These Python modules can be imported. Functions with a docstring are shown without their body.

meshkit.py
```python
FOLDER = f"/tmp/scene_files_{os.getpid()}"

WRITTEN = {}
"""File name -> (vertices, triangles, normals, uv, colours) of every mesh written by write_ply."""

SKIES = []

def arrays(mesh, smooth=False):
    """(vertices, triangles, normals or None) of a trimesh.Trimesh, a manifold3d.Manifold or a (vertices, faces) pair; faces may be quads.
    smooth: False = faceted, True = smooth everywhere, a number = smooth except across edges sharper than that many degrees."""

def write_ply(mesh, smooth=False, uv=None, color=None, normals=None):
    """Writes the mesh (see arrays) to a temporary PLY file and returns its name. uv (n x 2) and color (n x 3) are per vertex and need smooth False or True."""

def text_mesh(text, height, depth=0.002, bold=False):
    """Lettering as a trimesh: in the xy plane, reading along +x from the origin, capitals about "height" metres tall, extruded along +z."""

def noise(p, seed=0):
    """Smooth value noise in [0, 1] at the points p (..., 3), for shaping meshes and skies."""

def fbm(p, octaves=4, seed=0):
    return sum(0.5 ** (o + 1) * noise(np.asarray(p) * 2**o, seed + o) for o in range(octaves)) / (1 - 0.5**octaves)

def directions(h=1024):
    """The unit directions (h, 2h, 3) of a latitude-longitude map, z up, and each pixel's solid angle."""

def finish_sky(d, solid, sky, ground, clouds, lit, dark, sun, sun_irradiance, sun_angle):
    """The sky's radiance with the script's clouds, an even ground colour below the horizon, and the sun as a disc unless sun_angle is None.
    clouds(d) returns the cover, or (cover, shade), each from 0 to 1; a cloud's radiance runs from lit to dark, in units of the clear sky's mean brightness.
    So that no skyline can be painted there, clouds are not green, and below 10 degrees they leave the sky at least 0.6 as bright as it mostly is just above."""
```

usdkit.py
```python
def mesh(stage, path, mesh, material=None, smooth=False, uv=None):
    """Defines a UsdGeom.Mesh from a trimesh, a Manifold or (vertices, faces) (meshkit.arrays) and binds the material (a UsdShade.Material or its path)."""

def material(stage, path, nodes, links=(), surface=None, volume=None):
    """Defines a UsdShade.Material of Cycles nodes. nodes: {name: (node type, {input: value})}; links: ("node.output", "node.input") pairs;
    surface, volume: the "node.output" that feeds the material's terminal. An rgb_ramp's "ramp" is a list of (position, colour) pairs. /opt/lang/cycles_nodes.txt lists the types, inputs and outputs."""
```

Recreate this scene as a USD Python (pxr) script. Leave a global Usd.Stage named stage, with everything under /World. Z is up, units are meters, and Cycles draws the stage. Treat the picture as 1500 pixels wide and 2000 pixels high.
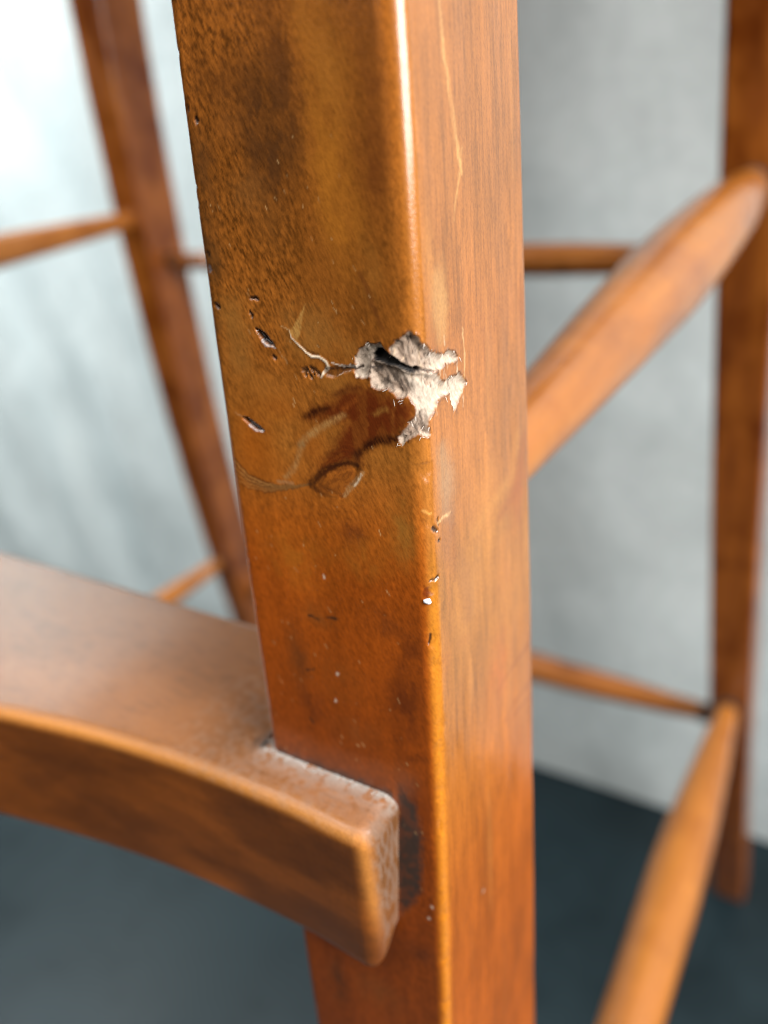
import math
import numpy as np
import trimesh
import usdkit
from meshkit import noise, fbm
from pxr import Gf, Sdf, Usd, UsdGeom, UsdLux, UsdShade, Vt

stage = Usd.Stage.CreateInMemory()
UsdGeom.SetStageUpAxis(stage, 'Z')
UsdGeom.Xform.Define(stage, '/World')
UsdGeom.Scope.Define(stage, '/World/Looks')

# ------------------------------------------------------------------ camera
YAW, PITCH, ROLL, CAM_H, FPX = 35.06, 26.87, -7.3082, 0.7419, 1615.25
a, b, c = np.radians([YAW, PITCH, ROLL])
fh, rh, up = np.array([-np.sin(a), np.cos(a), 0]), np.array([np.cos(a), np.sin(a), 0]), np.array([0, 0, 1.0])
FWD = fh * np.cos(b) - up * np.sin(b)
U0 = fh * np.sin(b) + up * np.cos(b)
RIGHT = rh * np.cos(c) + U0 * np.sin(c)
UP = U0 * np.cos(c) - rh * np.sin(c)
CAM = np.array([0, 0, CAM_H])
cam = UsdGeom.Camera.Define(stage, '/World/camera')
m = np.eye(4)
m[0, :3], m[1, :3], m[2, :3], m[3, :3] = RIGHT, UP, -FWD, CAM
cam.AddTransformOp().Set(Gf.Matrix4d(*m.ravel().tolist()))
cam.CreateFocalLengthAttr(27.0)
cam.CreateHorizontalApertureAttr(27.0 * 1500 / FPX)
cam.CreateVerticalApertureAttr(27.0 * 2000 / FPX)
cam.CreateClippingRangeAttr(Gf.Vec2f(0.02, 50))
cam.CreateFStopAttr(7.6)
cam.CreateFocusDistanceAttr(0.131)
cam.CreateExposureAttr(0.0)


# ------------------------------------------------------------------ lamps
def lamp(name, at, to, w, h, intensity, color):
    l = UsdLux.RectLight.Define(stage, '/World/' + name)
    at, to = np.array(at, float), np.array(to, float)
    z = at - to
    z /= np.linalg.norm(z)
    x = np.cross([0, 0, 1.0] if abs(z[2]) < .95 else [0, 1.0, 0], z)
    x /= np.linalg.norm(x)
    y = np.cross(z, x)
    k = np.eye(4)
    k[0, :3], k[1, :3], k[2, :3], k[3, :3] = x, y, z, at
    l.AddTransformOp().Set(Gf.Matrix4d(*k.ravel().tolist()))
    l.CreateWidthAttr(w)
    l.CreateHeightAttr(h)
    l.CreateIntensityAttr(intensity)
    l.CreateColorAttr(Gf.Vec3f(*color))


lamp('window_lamp_right', (1.45, -0.15, 1.50), (0.0, 0.45, 0.75), 0.9, 1.15, 22.0, (1.0, 0.98, 0.96))
lamp('window_lamp_left', (-1.35, 0.15, 1.60), (-1.2, 0.69, 1.15), 0.6, 0.6, 29.0, (0.88, 0.97, 1.0))
lamp('overhead_fill_lamp', (-0.2, 0.0, 2.5), (-0.1, 0.3, 0.0), 2.2, 1.6, 4.8, (0.94, 0.98, 1.0))  # unseen soft fill from above, added in place of ambient light
lamp('front_fill_lamp', (-0.7, -1.5, 2.3), (-0.2, 0.2, 0.6), 2.0, 1.2, 2.2, (1.0, 0.95, 0.88))  # unseen fill from behind the camera, added for soft front light

# ------------------------------------------------------------------ helpers
taken = {}


def numbered(path):
    k = taken.get(path, 0)
    taken[path] = k + 1
    return path if k == 0 else '%s_%03d' % (path, k)


def tag(prim, label=None, category=None, kind=None, group=None):
    for k, v in (('label', label), ('category', category), ('kind', kind), ('group', group)):
        if v:
            prim.SetCustomDataByKey(k, v)


def obj(name, mesh, mat, parent='/World', smooth=30, label=None, kind=None):
    path = numbered(parent + '/' + name)
    p = usdkit.mesh(stage, path, mesh, mat, smooth=smooth)
    tag(p.GetPrim(), label, None, kind)
    return path


def sstep(x, e0, e1):
    t = np.clip((x - e0) / (e1 - e0), 0, 1)
    return t * t * (3 - 2 * t)


def lerp(x, xs, ys):
    return np.interp(x, xs, ys)


def grid_faces(nr, nc, wrap=True):
    i, j = np.meshgrid(np.arange(nr - 1), np.arange(nc if wrap else nc - 1), indexing='ij')
    j2 = (j + 1) % nc
    q = np.stack([i * nc + j, i * nc + j2, (i + 1) * nc + j2, (i + 1) * nc + j], -1).reshape(-1, 4)
    return np.vstack([q[:, [0, 1, 2]], q[:, [0, 2, 3]]])


def capped(rings):
    """rings (nr, nc, 3), closed around; end caps added."""
    nr, nc, _ = rings.shape
    v = rings.reshape(-1, 3)
    f = [grid_faces(nr, nc)]
    n = len(v)
    v = np.vstack([v, rings[0].mean(0), rings[-1].mean(0)])
    j = np.arange(nc)
    f.append(np.stack([np.full(nc, n), (j + 1) % nc, j], 1))
    o = (nr - 1) * nc
    f.append(np.stack([np.full(nc, n + 1), o + j, o + (j + 1) % nc], 1))
    return v, np.vstack(f)


# ------------------------------------------------------------------ materials
LK = '/World/Looks/'


def wood(name, scale, seed, tone=1.0, rough=.27, dark=(.42, .34, .30), gold=1.0, even=0.0):
    """Varnished reddish brown wood; scale stretches the grain along one axis."""
    def t(*c):
        c = [x + (y - x) * even for x, y in zip(c, (.32, .098, .012))]
        return c[0] * tone, c[1] * tone * gold, c[2] * tone * gold
    return usdkit.material(stage, LK + name, {
        'g': ('geometry', {}),
        'map': ('mapping', {'mapping_type': 'point', 'scale': scale, 'location': (seed * 1.7, seed * .9, seed * .4)}),
        'n1': ('noise_texture', {'scale': 1.0, 'detail': 5.0, 'roughness': .6, 'distortion': .6}),
        'r1': ('rgb_ramp', {'ramp': [(0.25, t(.13, .032, .005)), (.45, t(.27, .078, .010)), (.6, t(.37, .118, .014)), (.8, t(.50, .19, .03))]}),
        'n2': ('noise_texture', {'scale': 26.0, 'detail': 3.0, 'roughness': .6}),
        'r2': ('rgb_ramp', {'ramp': [(.34, dark), (.52, (1, 1, 1)), (.8, (1.15, 1.1, 1.0))]}),
        'mx': ('mix', {'mix_type': 'multiply', 'fac': .8}),
        'n3': ('noise_texture', {'scale': 900.0, 'detail': 2.0}),
        'bp': ('bump', {'strength': .12, 'distance': .0006}),
        'rr': ('map_range', {'from_min': .3, 'from_max': .7, 'to_min': rough - .06, 'to_max': rough + .1}),
        'p': ('principled_bsdf', {'specular_ior_level': .5, 'coat_weight': .35, 'coat_roughness': .12}),
    }, [('g.position', 'map.vector'), ('map.vector', 'n1.vector'), ('n1.fac', 'r1.fac'), ('g.position', 'n2.vector'), ('n2.fac', 'r2.fac'),
        ('r1.color', 'mx.color1'), ('r2.color', 'mx.color2'), ('mx.color', 'p.base_color'), ('g.position', 'n3.vector'), ('n3.fac', 'bp.height'),
        ('bp.normal', 'p.normal'), ('n2.fac', 'rr.value'), ('rr.result', 'p.roughness')], surface='p.BSDF')


wood_v = wood('varnished_wood_upright', (60, 60, 9), 3)
wood_x = wood('varnished_wood_across', (9, 70, 70), 7, tone=.9, even=.4)
wood_far = wood('varnished_wood_dark_red', (50, 50, 8), 5, tone=.72, dark=(.5, .36, .26), gold=.88)
wood_y = wood('varnished_wood_side', (70, 9, 70), 11, tone=1.18, dark=(.80, .72, .66), gold=1.08, even=.55)
FIBRE = -28
# wood whose stain, worn places and marks are laid out on the piece itself
painted = usdkit.material(stage, LK + 'damaged_wood', {
    'col': ('attribute', {'attribute': 'stain'}),
    'ro': ('attribute', {'attribute': 'dullness'}),
    'g': ('geometry', {}),
    'map': ('mapping', {'mapping_type': 'texture', 'rotation': (0, math.radians(FIBRE), 0), 'scale': (1 / 3400, 1 / 3000, 1 / 800)}),
    'n1': ('noise_texture', {'scale': 1.0, 'detail': 3.0, 'roughness': .65}),
    'r1': ('rgb_ramp', {'ramp': [(.32, (.60, .55, .50)), (.5, (1, 1, 1)), (.68, (1.25, 1.25, 1.2))]}),
    'mx': ('mix', {'mix_type': 'multiply', 'fac': .48}),
    'n3': ('noise_texture', {'scale': 1400.0, 'detail': 3.0, 'roughness': .6}),
    'bp': ('bump', {'strength': .10, 'distance': .0004}),
    'rr': ('map_range', {'from_min': 0., 'from_max': 1., 'to_min': .24, 'to_max': .95}),
    'cw': ('map_range', {'from_min': 0., 'from_max': .5, 'to_min': .35, 'to_max': 0., 'clamp': True}),
    'p': ('principled_bsdf', {'coat_roughness': .14}),
}, [('g.position', 'map.vector'), ('map.vector', 'n1.vector'), ('n1.fac', 'r1.fac'), ('col.color', 'mx.color1'), ('r1.color', 'mx.color2'),
    ('mx.color', 'p.base_color'), ('g.position', 'n3.vector'), ('n3.fac', 'bp.height'), ('bp.normal', 'p.normal'),
    ('ro.fac', 'rr.value'), ('rr.result', 'p.roughness'), ('ro.fac', 'cw.value'), ('cw.result', 'p.coat_weight')], surface='p.BSDF')

floor_mat = usdkit.material(stage, LK + 'dark_floor', {
    'g': ('geometry', {}),
    'n1': ('noise_texture', {'scale': 9.0, 'detail': 5.0, 'roughness': .6}),
    'r1': ('rgb_ramp', {'ramp': [(.3, (.0030, .0085, .0110)), (.7, (.0065, .0175, .022))]}),
    'rr': ('map_range', {'from_min': .3, 'from_max': .7, 'to_min': .3, 'to_max': .5}),
    'p': ('principled_bsdf', {'specular_ior_level': .4}),
}, [('g.position', 'n1.vector'), ('n1.fac', 'r1.fac'), ('r1.color', 'p.base_color'), ('n1.fac', 'rr.value'), ('rr.result', 'p.roughness')], surface='p.BSDF')

cloth_mat = usdkit.material(stage, LK + 'grey_backdrop', {
    'g': ('geometry', {}),
    'n1': ('noise_texture', {'scale': 11.0, 'detail': 6.0, 'roughness': .62, 'distortion': .4}),
    'r1': ('rgb_ramp', {'ramp': [(.28, (.50, .55, .545)), (.5, (.57, .62, .615)), (.72, (.65, .70, .69))]}),
    'n2': ('noise_texture', {'scale': 85.0, 'detail': 4.0, 'roughness': .7}),
    'r2': ('rgb_ramp', {'ramp': [(.35, (.91, .92, .92)), (.6, (1, 1, 1))]}),
    'mx': ('mix', {'mix_type': 'multiply', 'fac': 1.0}),
    'p': ('principled_bsdf', {'roughness': .8, 'specular_ior_level': .2}),
}, [('g.position', 'n1.vector'), ('n1.fac', 'r1.fac'), ('g.position', 'n2.vector'), ('n2.fac', 'r2.fac'), ('r1.color', 'mx.color1'), ('r2.color', 'mx.color2'), ('mx.color', 'p.base_color')], surface='p.BSDF')

chip_mat = usdkit.material(stage, LK + 'white_chip_glint', {
    'g': ('geometry', {}), 'n': ('noise_texture', {'scale': 2500.0, 'detail': 2.0}),
    'r': ('rgb_ramp', {'ramp': [(.35, (.5, .5, .52)), (.6, (.85, .86, .88))]}),
    'p': ('principled_bsdf', {'roughness': .25})}, [('g.position', 'n.vector'), ('n.fac', 'r.fac'), ('r.color', 'p.base_color')], surface='p.BSDF')
fibre_mat = usdkit.material(stage, LK + 'raw_fibre', {
    'g': ('geometry', {}), 'n': ('noise_texture', {'scale': 1800.0, 'detail': 3.0}),
    'r': ('rgb_ramp', {'ramp': [(.3, (.42, .33, .27)), (.55, (.72, .64, .56)), (.75, (.82, .77, .71))]}),
    'p': ('principled_bsdf', {'roughness': .9, 'specular_ior_level': .2})}, [('g.position', 'n.vector'), ('n.fac', 'r.fac'), ('r.color', 'p.base_color')], surface='p.BSDF')
joint_shade_mat = usdkit.material(stage, LK + 'dark_joint_shade', {  # near-black colour for the shade put round the rail joints
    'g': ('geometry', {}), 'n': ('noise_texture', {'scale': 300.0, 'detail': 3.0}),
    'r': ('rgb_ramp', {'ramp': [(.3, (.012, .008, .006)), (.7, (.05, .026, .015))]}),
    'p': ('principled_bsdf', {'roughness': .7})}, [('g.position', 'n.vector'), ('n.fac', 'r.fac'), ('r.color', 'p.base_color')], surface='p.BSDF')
dust_mat = usdkit.material(stage, LK + 'grey_dust', {
    'g': ('geometry', {}), 'n': ('noise_texture', {'scale': 1500.0, 'detail': 3.0}),
    'r': ('rgb_ramp', {'ramp': [(.3, (.2, .18, .16)), (.7, (.55, .53, .5))]}),
    'p': ('principled_bsdf', {'roughness': 1.0, 'specular_ior_level': .1})}, [('g.position', 'n.vector'), ('n.fac', 'r.fac'), ('r.color', 'p.base_color')], surface='p.BSDF')

# ------------------------------------------------------------------ floor and backdrop
fl = trimesh.creation.box((6, 6, .02))
fl.apply_translation((0, 0, -.01))
p = obj('floor', fl, floor_mat, kind='structure', smooth=False)
tag(stage.GetPrimAtPath(p), 'dark slate floor under the wooden chair')

YB = 0.687
xs = np.linspace(-2.2, 1.7, 520)
zs = np.concatenate([np.linspace(.003, .06, 10), np.linspace(.08, 1.9, 150)])
X, Z = np.meshgrid(xs, zs)
left = sstep(-X, .35, 1.0)
P3 = np.stack([X * 5, Z * .7, 0 * X], -1)
fold = (fbm(P3 + [0, 0, 3.3], 3) - .5) * .10 * left + (fbm(np.stack([X * 6 + Z * 2, Z * 4 - X, 0 * X + 7.1], -1), 4) - .5) * .018
fold = fold * .6 + .006 * np.sin((X * 1.0 + .25 * Z) * 34 + 3 * fbm(P3 * .6 + 9.0, 2)) * left * (0.3 + .7 * sstep(Z, 0, .5))
Y = YB + fold * sstep(Z, 0.0, .12) - .03 * np.exp(-Z / .02) * 0
front = np.stack([X, Y, Z], -1)
back = front + [0, .002, 0]
nr, nc = X.shape
v = np.vstack([front.reshape(-1, 3), back.reshape(-1, 3)])
g1 = grid_faces(nr, nc, False)
edge = np.concatenate([np.arange(nc), np.arange(1, nr) * nc + nc - 1, (nr - 1) * nc + np.arange(nc - 2, -1, -1), np.arange(nr - 2, 0, -1) * nc])
e2 = np.roll(edge, -1)
rim = np.vstack([np.stack([edge, e2 + nr * nc, e2], 1), np.stack([edge, edge + nr * nc, e2 + nr * nc], 1)])
p = obj('backdrop', (v, np.vstack([g1, g1[:, ::-1] + nr * nc, rim])), cloth_mat, kind='structure', smooth=40)
tag(stage.GetPrimAtPath(p), 'pale grey mottled backdrop cloth hanging behind the chair')

# ------------------------------------------------------------------ the chair
CH = '/World/wooden_chair'
chair = UsdGeom.Xform.Define(stage, CH)
tag(chair.GetPrim(), 'reddish brown varnished wooden chair with torn gash in its near leg', 'chair')

ZR = .4


def rrect(wx, wy, r, na=7, nf=5):
    """rounded rectangle (n,2), counter-clockwise, centred"""
    out = []
    for k, (sx, sy) in enumerate(((1, -1), (1, 1), (-1, 1), (-1, -1))):
        t = np.radians(-90 + 90 * k + np.linspace(0, 90, na))
        out.append(np.stack([sx * (wx / 2 - r) + r * np.cos(t), sy * (wy / 2 - r) + r * np.sin(t)], 1))
    return np.vstack(out)


def far_leg(kind, seed):
    zz = np.linspace(0, 1.0, 120)
    rings = []
    for z in zz:
        u = ZR - z
        if kind == 'front':
            cx, cy, w, d = -.608 - .0299 * u - .012, .0816 - .1312 * u, .0405, .0417
        else:
            cy = .5509 + .0165 * u + .1694 * (.6 - z) ** 2 * (1 if z < .6 else .8)
            if kind == 'right':
                cx, w, d = -.0849 + .0299 * u, .0321 - .0089 * u, .0321 - .0089 * u
            else:
                cx, w, d = -.608 - .0299 * u, .0320 - .0110 * u, .043 - .0110 * u
        q = rrect(w, d, .0035)
        wob = (noise(np.column_stack([q * 60 + seed, np.full(len(q), z * 25)])) - .5) * .0006
        q = q * (1 + wob[:, None] / .02)
        rings.append(np.column_stack([q + [cx, cy], np.full(len(q), z)]))
    return capped(np.array(rings))


# --- the near leg: outline of its front face and right face along the height
def clampz(z, poly, lo, hi, slope):
    zc = np.clip(z, lo, hi)
    return np.polyval(poly, zc - .5) + (z - zc) * slope


def leg_c(z):
    return clampz(z, [-.114, .0173, -.0599], .53, .775, -.03)


def leg_l(z):
    return clampz(z, [.0819, -.059, -.0930], .53, .775, -.03) + np.interp(z, [.54, .6, .65, .757], [.0007, 0, -.0006, -.0012])


def leg_d(z):
    return clampz(z, [.1531, -.0887, .0522], .53, .775, -.005)


def leg_y(z):
    u = ZR - z
    return .0816 - .0417 / 2 - .1312 * u - .0021 * u / 2


def S(px, py):
    """A point seen on the near leg as (s, z) in mm on the leg's unrolled surface: s < 0 on the front face, s > 0 on the right face, 0 at the edge."""
    d = FWD + RIGHT * (px - 750) / FPX - UP * (py - 1000) / FPX
    y0, k = leg_y(0.0), leg_y(1.0) - leg_y(0.0)
    t = (y0 + k * CAM[2] - CAM[1]) / (d[1] - k * d[2])
    q = CAM + d * t
    s = q[0] - leg_c(q[2])
    if s > 0:
        ts = np.linspace(.05, .35, 6001)
        Q = CAM + d * ts[:, None]
        q = Q[np.argmin(abs(Q[:, 0] - leg_c(Q[:, 2])))]
        s = q[1] - leg_y(q[2])
    return np.array([s * 1000, q[2] * 1000])


def crop(x0, y0, k):
    return lambda *pts: np.array([S(x0 + x / k, y0 + y / k) for x, y in pts])


def px(*pts):
    return np.array([S(x, y) for x, y in pts])


zd = np.concatenate([np.linspace(0, .53, 60)[:-1], np.arange(.53, .625, .00032), np.arange(.625, .725, .00021), np.arange(.725, .775, .0003), np.linspace(.776, 1.0, 40)])
nz = len(zd)
cF, cC, cR = 200, 26, 175
rC = lerp(zd, [.5, .62, .66, .70, .74, .78], [2.4, 2.4, 2.6, 3.4, 4.3, 4.6]) / 1000
rL, rB = .0022, .0024
xc, xl, yf, dd = leg_c(zd), leg_l(zd), leg_y(zd), leg_d(zd)
yb, wl = yf + dd, xc - xl
SS, XX, YY = [], [], []


def seg(x, y, s):
    XX.append(x)
    YY.append(y)
    SS.append(s)


for t in np.linspace(0, 1, 9)[1:]:                      # front left edge
    th = t * np.pi / 2
    seg(xl + rL - rL * np.cos(th), yf + rL - rL * np.sin(th), -(wl - rL) - rL * (1 - t) * 1.3)
for t in np.linspace(0, 1, cF + 1)[1:]:                 # front face
    s = -(wl - rL) + t * (wl - rL - rC)
    seg(xc + s, yf, s)
for t in np.linspace(0, 1, cC + 1)[1:]:                 # near edge
    th = t * np.pi / 2
    seg(xc - rC + rC * np.sin(th), yf + rC - rC * np.cos(th), -rC + 2 * rC * t)
for t in np.linspace(0, 1, cR + 1)[1:]:                 # right face
    s = rC + t * (dd - rB - rC)
    seg(xc, yf + s, s)
for t in np.linspace(0, 1, 11)[1:]:                     # right back edge
    th = t * np.pi / 2
    seg(xc - rB + rB * np.cos(th), yb - rB + rB * np.sin(th), dd - rB + rB * t * 1.3)
for t in np.linspace(0, 1, 9)[1:]:                      # back face
    seg(xc - rB - t * (wl - rB - rL), yb, dd + .004 + t * wl)
for t in np.linspace(0, 1, 5)[1:]:
    th = t * np.pi / 2
    seg(xl + rL - rL * np.sin(th), yb - rL + rL * np.cos(th), dd + .004 + wl + rL * t)
for t in np.linspace(0, 1, 9)[1:-1]:                    # left face
    seg(xl, yb - rL - t * (dd - 2 * rL), -wl - .001 - (1 - t) * dd)
XX, YY, SS = np.stack(XX, 1), np.stack(YY, 1), np.stack(SS, 1)
nc = XX.shape[1]
P = np.stack([XX, YY, np.broadcast_to(zd[:, None], XX.shape)], -1)
du = np.roll(P, -1, 1) - np.roll(P, 1, 1)
dv = np.gradient(P, axis=0)
N = np.cross(du, dv)
N /= np.linalg.norm(N, axis=-1, keepdims=True)

s0, z0 = (SS * 1000).ravel(), np.repeat(zd * 1000, nc)          # mm on the unrolled surface
V2 = np.column_stack([s0, z0, 0 * s0])
wob1 = fbm(V2 * .9 + [0, 0, 1.5], 3) - .5
wob2 = fbm(V2 * .9 + [0, 0, 8.5], 3) - .5
wob3 = noise(V2 * 3.1 + [0, 0, 4.4]) - .5
wob4 = noise(V2 * 2.4 + [0, 0, 17.4]) - .5
sw, zw = s0 + wob1 * 1.1 + wob3 * .55 + wob4 * .4, z0 + wob2 * 1.1 - wob3 * .55 + wob4 * .4   # frayed outlines
RGB = np.zeros((len(s0), 3))
DULL = np.full(len(s0), .0)
DEP = np.zeros(len(s0))                                            # mm outward


class Mask:
    """Weights on the vertices inside a box only."""

    def __init__(self, pts, pad, warp=1.0):
        lo, hi = pts.min(0) - pad, pts.max(0) + pad
        self.i = np.nonzero((s0 > lo[0]) & (s0 < hi[0]) & (z0 > lo[1]) & (z0 < hi[1]))[0]
        self.q = np.column_stack([s0[self.i] + (sw[self.i] - s0[self.i]) * warp, z0[self.i] + (zw[self.i] - z0[self.i]) * warp])


def seg_dist(q, A, B):
    ab = B - A
    t = np.clip(((q - A) @ ab) / max(ab @ ab, 1e-12), 0, 1)
    return np.linalg.norm(q - A - t[:, None] * ab, axis=1), t


def poly(pts, soft, warp=1.0):
    """(indices, weight, signed distance: positive inside)"""
    m = Mask(pts, soft * 2 + 1.2, warp)
    d = np.full(len(m.i), 1e9)
    inside = np.zeros(len(m.i), bool)
    for A, B in zip(pts, np.roll(pts, -1, 0)):
        d = np.minimum(d, seg_dist(m.q, A, B)[0])
        cr = (A[1] > m.q[:, 1]) != (B[1] > m.q[:, 1])
        with np.errstate(divide='ignore', invalid='ignore'):
            xi = (B[0] - A[0]) * (m.q[:, 1] - A[1]) / (B[1] - A[1]) + A[0]
        inside ^= cr & (m.q[:, 0] < xi)
    d = np.where(inside, d, -d)
    return m.i, sstep(d, -soft, soft), d


def stroke(pts, w, soft, warp=.6):
    """w: half width in mm, a number or one per point"""
    w = np.broadcast_to(np.asarray(w, float), (len(pts),))
    m = Mask(pts, w.max() + soft * 2 + 1.0, warp)
    best = np.zeros(len(m.i))
    for k in range(len(pts) - 1):
        d, t = seg_dist(m.q, pts[k], pts[k + 1])
        best = np.maximum(best, 1 - sstep(d - (w[k] + (w[k + 1] - w[k]) * t), -soft, soft))
    return m.i, best


def blob(at, rx, rz, ang=0, hard=0.0, warp=1.5):
    m = Mask(np.array([at]), max(rx, rz) * 1.6 + 1, warp)
    d = m.q - at
    ca, sa = math.cos(math.radians(ang)), math.sin(math.radians(ang))
    r = np.hypot((d[:, 0] * ca + d[:, 1] * sa) / rx, (-d[:, 0] * sa + d[:, 1] * ca) / rz)
    return m.i, 1 - sstep(r, hard, 1.5)


def paint(iw, col, amount=1.0, tex=None):
    i, w = iw[0], iw[1] * amount
    if tex is not None:
        w = w * tex[i]
    RGB[i] += (np.array(col) - RGB[i]) * w[:, None]


def srgb(r, g, b_):
    x = np.array([r, g, b_]) / 255.0
    return np.where(x <= .04045, x / 12.92, ((x + .055) / 1.055) ** 2.4)


rng0 = np.random.default_rng(12)
# --- stain of the two faces
front_w = 1 - sstep(s0, -1.5, .8)
kz = [530, 575, 600, 625, 650, 668, 676, 690, 705, 720, 760]
fr = [(.20, .040, .004), (.21, .042, .004), (.225, .045, .004), (.23, .045, .004), (.31, .063, .005), (.35, .074, .006), (.36, .088, .008), (.31, .106, .016), (.29, .092, .013), (.28, .088, .012), (.31, .094, .012)]
rt = [(.37, .083, .007), (.38, .089, .008), (.38, .097, .010), (.38, .116, .014), (.37, .135, .021), (.36, .138, .024), (.35, .125, .024), (.34, .120, .024), (.33, .112, .022), (.32, .112, .022), (.32, .112, .022)]
for k in range(3):
    RGB[:, k] = lerp(z0, kz, [x[k] for x in fr]) * front_w + lerp(z0, kz, [x[k] for x in rt]) * (1 - front_w)
big = fbm(np.column_stack([s0 * .11 + wob1, z0 * .045, 0 * s0 + 2.2]), 4)
RGB *= (1 + (big - .5) * .75)[:, None]
streak = fbm(np.column_stack([s0 * 1.0 + .25 * wob1, z0 * .05, 0 * s0 + 5.7]), 3)
RGB *= (1 + (streak - .5) * (.30 + .25 * (1 - front_w)))[:, None]

# pores: slanting dark flecks on the front face, fine upright ones on the right face
ca, sa = math.cos(math.radians(28)), math.sin(math.radians(28))
fa, fb = s0 * ca + z0 * sa, -s0 * sa + z0 * ca
fleck = fbm(np.column_stack([fa * 3.4 + wob3 * .6, fb * 1.15, 0 * s0 + 3.1]), 3)
fine = noise(np.column_stack([fa * 4.5, fb * 1.6, 0 * s0 + 6.1]))
fleck_amt = .30 + .70 * sstep(z0, 690, 725) * sstep(-s0, 12, 26) + .25 * sstep(z0, 640, 690) + .2 * (1 - sstep(z0, 600, 640))
RGB *= (1 - front_w * fleck_amt * (sstep(fleck, .47, .74) * .46) - front_w * .18 * (fine - .5))[:, None]
RGB *= (1 + front_w * fleck_amt * .30 * sstep(1 - fleck, .55, .72))[:, None]
vert = fbm(np.column_stack([s0 * 2.6, z0 * .22 + wob1, 0 * s0 + 1.9]), 3)
RGB *= (1 - (1 - front_w) * .20 * (sstep(vert, .5, .75)) + (1 - front_w) * .12 * sstep(1 - vert, .55, .75))[:, None]

T = fbm(np.column_stack([s0 * .55 + wob1, z0 * .33, 0 * s0 + 9.9]), 4)
Tm = sstep(T, .34, .6)
# front face, upper part: dark cloudy stain and lighter orange lanes
c1 = crop(320, 0, 2.027)
for at, rx, rz, an, col, am in (
        ((400, 470), 6.5, 9, 12, (.085, .030, .008), .85), ((420, 620), 5, 7, 0, (.10, .036, .010), .7), ((470, 300), 3.0, 8, 8, (.11, .036, .008), .7),
        ((150, 650), 3.5, 7, 0, (.12, .045, .012), .55), ((200, 330), 8, 5, 0, (.16, .050, .009), .5), ((420, 60), 3, 7, 5, (.15, .045, .008), .6),
        ((830, 640), 3.0, 8, 0, (.17, .048, .008), .75), ((830, 300), 2.4, 9, 4, (.20, .058, .009), .65), ((800, 60), 2.2, 7, 0, (.20, .062, .010), .5),
        ((660, 700), 3.6, 13, 4, (.43, .148, .016), .7), ((640, 250), 4, 10, 5, (.40, .14, .018), .6), ((560, 60), 3, 5, 0, (.40, .135, .017), .6), ((250, 480), 3, 4, 0, (.30, .1, .02), .4),
        ((160, 930), 4, 7, 0, (.11, .043, .012), .6), ((330, 760), 4, 4, 0, (.24, .09, .02), .5), ((420, 900), 4, 4, 0, (.20, .07, .013), .5), ((720, 880), 4, 6, 0, (.40, .135, .015), .45)):
    paint(blob(c1(at)[0], rx, rz, an), col, min(am * 1.25, 1), .5 + .5 * Tm)
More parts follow.
